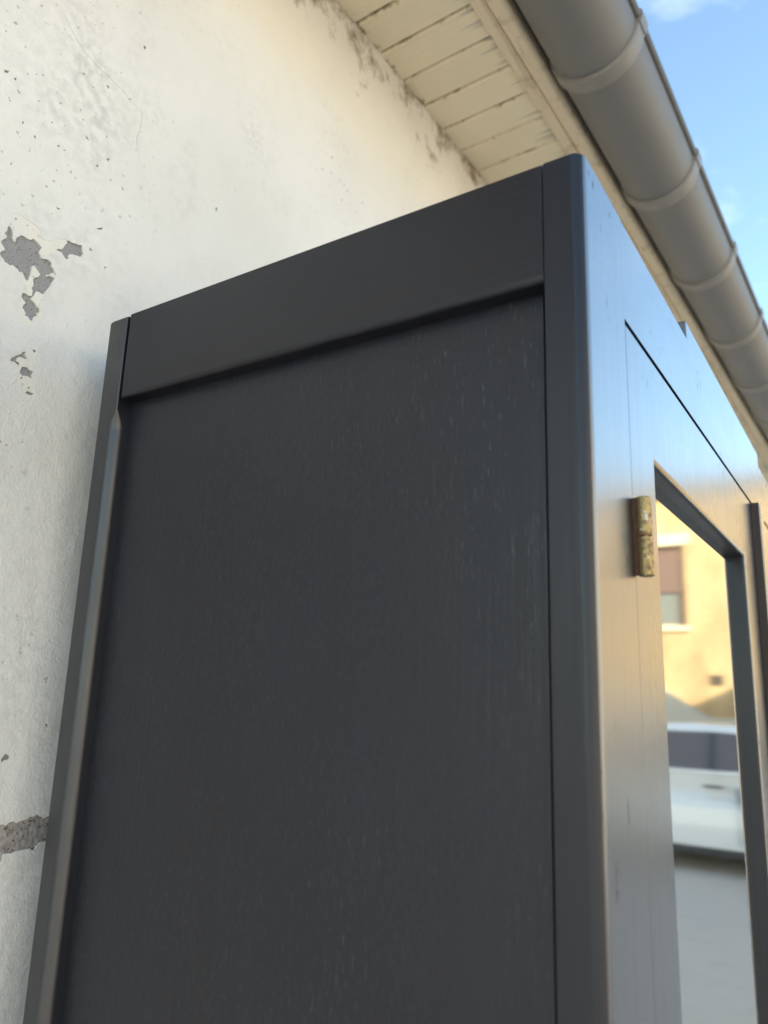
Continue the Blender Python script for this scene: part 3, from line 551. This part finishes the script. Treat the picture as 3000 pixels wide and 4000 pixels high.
for (a, b, c, d) in wins:
    wn = obj('window', B((0.16, a, c), (0.20, b, c + 0.05)), 'stone', yh)
    obj('lintel', B((-0.03, a - 0.14, d + 0.003), (0.10, b + 0.14, d + 0.24)), 'stone', wn)
    obj('sill', B((-0.07, a - 0.08, c - 0.10), (0.16, b + 0.08, c - 0.003)), 'stone', wn)
    mid = c + (d - c) * 0.42
    obj('roller_shutter', B((0.10, a + .004, mid), (0.13, b - .004, d - .002)), 'shutter', wn)
    obj('frame', B((0.13, a + .004, c + 0.052), (0.17, a + 0.08, mid)), 'shutter', wn); obj('frame', B((0.13, b - 0.16, c + 0.052), (0.17, b - .004, mid)), 'shutter', wn)
    obj('pane', B((0.15, a + 0.081, c + 0.052), (0.158, b - 0.161, mid)), 'pane', wn)
# unseen cream wing across the yard, added to bounce sunlight into the shade
wg = [(-24 + 4 * i, -23 + 4 * i) for i in range(6)]
bm = bmesh.new(); xs_ = sorted({-26.0, -0.01, *[v for q in wg for v in q if v < 0]}); zs_ = [0, 0.9, 2.3, 3.3, 4.5, YZ]
for a, b in zip(xs_, xs_[1:]):
    for c, d in zip(zs_, zs_[1:]):
        if any(abs(a - q[0]) < 1e-6 for q in wg) and (abs(c - .9) < 1e-6 or abs(c - 3.3) < 1e-6): continue
        box(bm, (a, -10.5, c), (b, -10.2, d))
obj('bounce_wing_wall', bm, 'cream', yh)
for q in wg:
    for c, d in ((0.9, 2.3), (3.3, 4.5)):
        wn = obj('window', B((q[0] + .003, -10.40, c + .003), (q[1] - .003, -10.36, d - .003)), 'shutter', yh)
        obj('pane', B((q[0] + 0.08, -10.359, c + 0.08), (q[1] - 0.08, -10.352, d - 0.08)), 'pane', wn)
roof('bounce_wing_roof', -26.3, 0.2, -9.8, YZ + 0.05, -14.0, YZ + 0.8, yh, mat='tile2')
obj('vent_grille', B((-0.03, -2.62, 1.9), (-0.001, -2.42, 2.08)), 'plastic', yh)
# low garden wall with a sloping top in front of it
gw = obj('garden_wall', prism([(-5.0, 0), (-0.9, 0), (-0.9, 1.40), (-1.9, 1.40), (-2.55, 1.80), (-5.0, 1.80)], 0, 10.5, 10.7), 'roughcast')
tag(gw, 'low grey roughcast garden wall with sloping top behind the white car in the mirror', 'wall')

# ------------------------------------------------------------------ white hatchback parked across the yard (nose away from the white house)
car = empty('parked_car', 'small white hatchback seen side-on in the wardrobe mirror', 'car', (8.72, -1.86, 0), R(-90))
CL, CWd = 1.78, 0.80     # half length, half width
def arch(cx, r, n=12): return [(cx + r * math.cos(a), 0.29 + r * math.sin(a)) for a in [math.pi * (1 - i / n) for i in range(n + 1)]]
outl = [(-CL, 0.34), (-CL + 0.05, 0.18)] + [(-1.20 - 0.34, 0.175)] + [p for p in arch(-1.20, 0.34)] + [(-1.20 + 0.34, 0.175), (1.16 - 0.34, 0.175)] + arch(1.16, 0.34) + [(1.16 + 0.34, 0.175), (CL - 0.06, 0.20), (CL, 0.36), (CL - 0.02, 0.60), (CL - 0.16, 0.74), (0.86, 0.90), (0.3, 0.92), (-1.45, 0.95), (-CL + 0.06, 0.90), (-CL, 0.62)]
bm = prism(outl, 1, -CWd, CWd)
for zc_ in (0.30, 0.45, 0.60, 0.74, 0.84):
    bmesh.ops.bisect_plane(bm, geom=bm.verts[:] + bm.edges[:] + bm.faces[:], plane_co=(0, 0, zc_), plane_no=(0, 0, 1))
for v in bm.verts:
    z = v.co.z; pr_ = [(0.17, .965), (0.30, .985), (0.45, 1.0), (0.60, 1.0), (0.74, 1.012), (0.84, .99), (0.96, .955)]
    for (z_a, f_a), (z_b, f_b) in zip(pr_, pr_[1:]):
        if z_a <= z <= z_b: v.co.y *= f_a + (f_b - f_a) * (z - z_a) / (z_b - z_a)
for v in bm.verts:      # plan taper at nose and tail, slight tumble
    t = abs(v.co.x) / CL; v.co.y *= 1 - 0.14 * max(0, t - 0.55) / 0.45
bm.normal_update()
be = [e for e in bm.edges if len(e.link_faces) == 2 and e.calc_face_angle(0) > 0.9 and e.verts[0].co.y * e.verts[1].co.y > 0]
bmesh.ops.bevel(bm, geom=be, offset=0.022, segments=3, affect='EDGES', clamp_overlap=True)
autosmooth(obj('body', bm, 'carpaint', car), 40)
sec = [(-1.62, 0.93, 0.76), (-1.30, 1.345, 0.60), (-0.2, 1.40, 0.62), (0.22, 1.35, 0.61), (0.95, 0.885, 0.74)]
bm = bmesh.new(); lowp = []; hi = []
lo = [(-1.62, 0.76), (-1.2, 0.775), (-0.2, 0.775), (0.5, 0.775), (0.95, 0.74)]
up = [(-1.34, 1.34, 0.60), (-0.95, 1.375, 0.615), (-0.2, 1.385, 0.62), (0.10, 1.365, 0.615), (0.25, 1.335, 0.605)]
for s in (1, -1):
    lowp.append([bm.verts.new((x, s * y, 0.92 if x < .6 else 0.885)) for x, y in lo]); hi.append([bm.verts.new((x, s * y, z)) for x, z, y in up])
for s in (0, 1):
    for k in range(4): bm.faces.new((lowp[s][k], lowp[s][k + 1], hi[s][k + 1], hi[s][k]))
for k in range(4): bm.faces.new((hi[0][k], hi[0][k + 1], hi[1][k + 1], hi[1][k]))
bm.faces.new((lowp[0][0], hi[0][0], hi[1][0], lowp[1][0])); bm.faces.new((lowp[0][4], hi[0][4], hi[1][4], lowp[1][4]))
for k in range(4): bm.faces.new((lowp[0][k], lowp[0][k + 1], lowp[1][k + 1], lowp[1][k]))
bmesh.ops.recalc_face_normals(bm, faces=bm.faces)
bmesh.ops.bevel(bm, geom=[e for e in bm.edges if e.verts[0].co.z > 1.2 and e.verts[1].co.z > 1.2], offset=0.04, segments=3, affect='EDGES', clamp_overlap=True)
autosmooth(obj('cabin', bm, 'carpaint', car), 40)
def side_y(x, z, s):   # outer cabin surface near the side
    t = (z - 0.92) / (1.38 - 0.92); return s * (0.775 + (0.617 - 0.775) * t + 0.006)
def side_pane(pts, s, name='side_window'):
    bm = bmesh.new(); a = [bm.verts.new((x, side_y(x, z, s), z)) for x, z in pts]; b = [bm.verts.new((x, side_y(x, z, s) - s * 0.02, z)) for x, z in pts]; n = len(pts)
    bm.faces.new(a); bm.faces.new(list(reversed(b)))
    for i in range(n): bm.faces.new((a[i], a[(i + 1) % n], b[(i + 1) % n], b[i]))
    bmesh.ops.recalc_face_normals(bm, faces=bm.faces); return obj(name, bm, 'carglass', car)
for s in (1, -1):
    side_pane([(-0.42, 0.95), (0.66, 0.945), (0.20, 1.285), (0.10, 1.305), (-0.42, 1.315)], s)
    side_pane([(-1.20, 0.97), (-0.50, 0.95), (-0.50, 1.315), (-0.95, 1.30), (-1.10, 1.24)], s)
    o = side_pane([(-0.497, 0.95), (-0.423, 0.95), (-0.423, 1.315), (-0.497, 1.315)], s, 'pillar_trim'); o.data.materials[0] = M['plastic']
    for sx_ in (-0.68, 0.62): obj('door_seam', B((sx_ - 0.004, min(s * 0.70, s * 0.8085), 0.28), (sx_ + 0.004, max(s * 0.70, s * 0.8085), 0.80)), 'plastic', car)
    obj('sill_trim', B((-0.84, min(s * 0.70, s * 0.802), 0.16), (0.80, max(s * 0.70, s * 0.802), 0.235), 0.01, 2), 'plastic', car)
    dh = obj('door_handle', B((-0.56, min(s * 0.79, s * 0.83), 0.79), (-0.38, max(s * 0.79, s * 0.83), 0.815), 0.006, 2), 'plastic', car)
    obj('mirror_housing', B((0.50, min(s * 0.80, s * 0.96), 0.92), (0.62, max(s * 0.80, s * 0.96), 1.05), 0.03, 3), 'carpaint', car)
    obj('headlight', B((CL - 0.13, min(s * 0.42, s * 0.67), 0.58), (CL - 0.005, max(s * 0.42, s * 0.67), 0.70), 0.025, 3), 'lens', car)
    obj('tail_light', B((-CL - 0.004, min(s * 0.48, s * 0.66), 0.66), (-CL + 0.1, max(s * 0.48, s * 0.66), 0.88), 0.02, 2), 'tail', car)
    for wx in (-1.20, 1.16):
        wh = empty('wheel'); wh.parent = car; wh.location = (wx, s * 0.70, 0.29)
        autosmooth(obj('tyre', lathe(bmesh.new(), [(-0.085, 0.20), (-0.085, 0.265), (-0.06, 0.288), (0.06, 0.288), (0.085, 0.265), (0.085, 0.20)], (0, 0, 0), 1, 36), 'rubber', wh), 40)
        autosmooth(obj('rim', lathe(bmesh.new(), [(-0.09, 0.05), (-0.088, 0.19), (0.088, 0.19), (0.09, 0.05)], (0, 0, 0), 1, 28), 'alloy', wh), 40)
def end_pane(name, p):
    bm = bmesh.new(); nrm = (Vector(p[1]) - Vector(p[0])).cross(Vector(p[2]) - Vector(p[0])).normalized()
    if nrm.z < 0: nrm = -nrm
    a = [bm.verts.new(Vector(q) + nrm * 0.008) for q in p]; b = [bm.verts.new(Vector(q) - nrm * 0.01) for q in p]; bm.faces.new(a); bm.faces.new(list(reversed(b)))
    for i in range(4): bm.faces.new((a[i], a[(i + 1) % 4], b[(i + 1) % 4], b[i]))
    bmesh.ops.recalc_face_normals(bm, faces=bm.faces); obj(name, bm, 'carglass', car)
end_pane('windscreen', [(0.90, 0.66, 0.917), (0.90, -0.66, 0.917), (0.30, -0.55, 1.304), (0.30, 0.55, 1.304)])
end_pane('rear_window', [(-1.59, 0.66, 0.965), (-1.59, -0.66, 0.965), (-1.37, -0.55, 1.295), (-1.37, 0.55, 1.295)])
obj('front_bumper', B((CL - 0.05, -0.62, 0.24), (CL + 0.03, 0.62, 0.42), 0.03, 3), 'plastic', car)
obj('rear_bumper', B((-CL - 0.03, -0.62, 0.26), (-CL + 0.05, 0.62, 0.44), 0.03, 3), 'plastic', car)
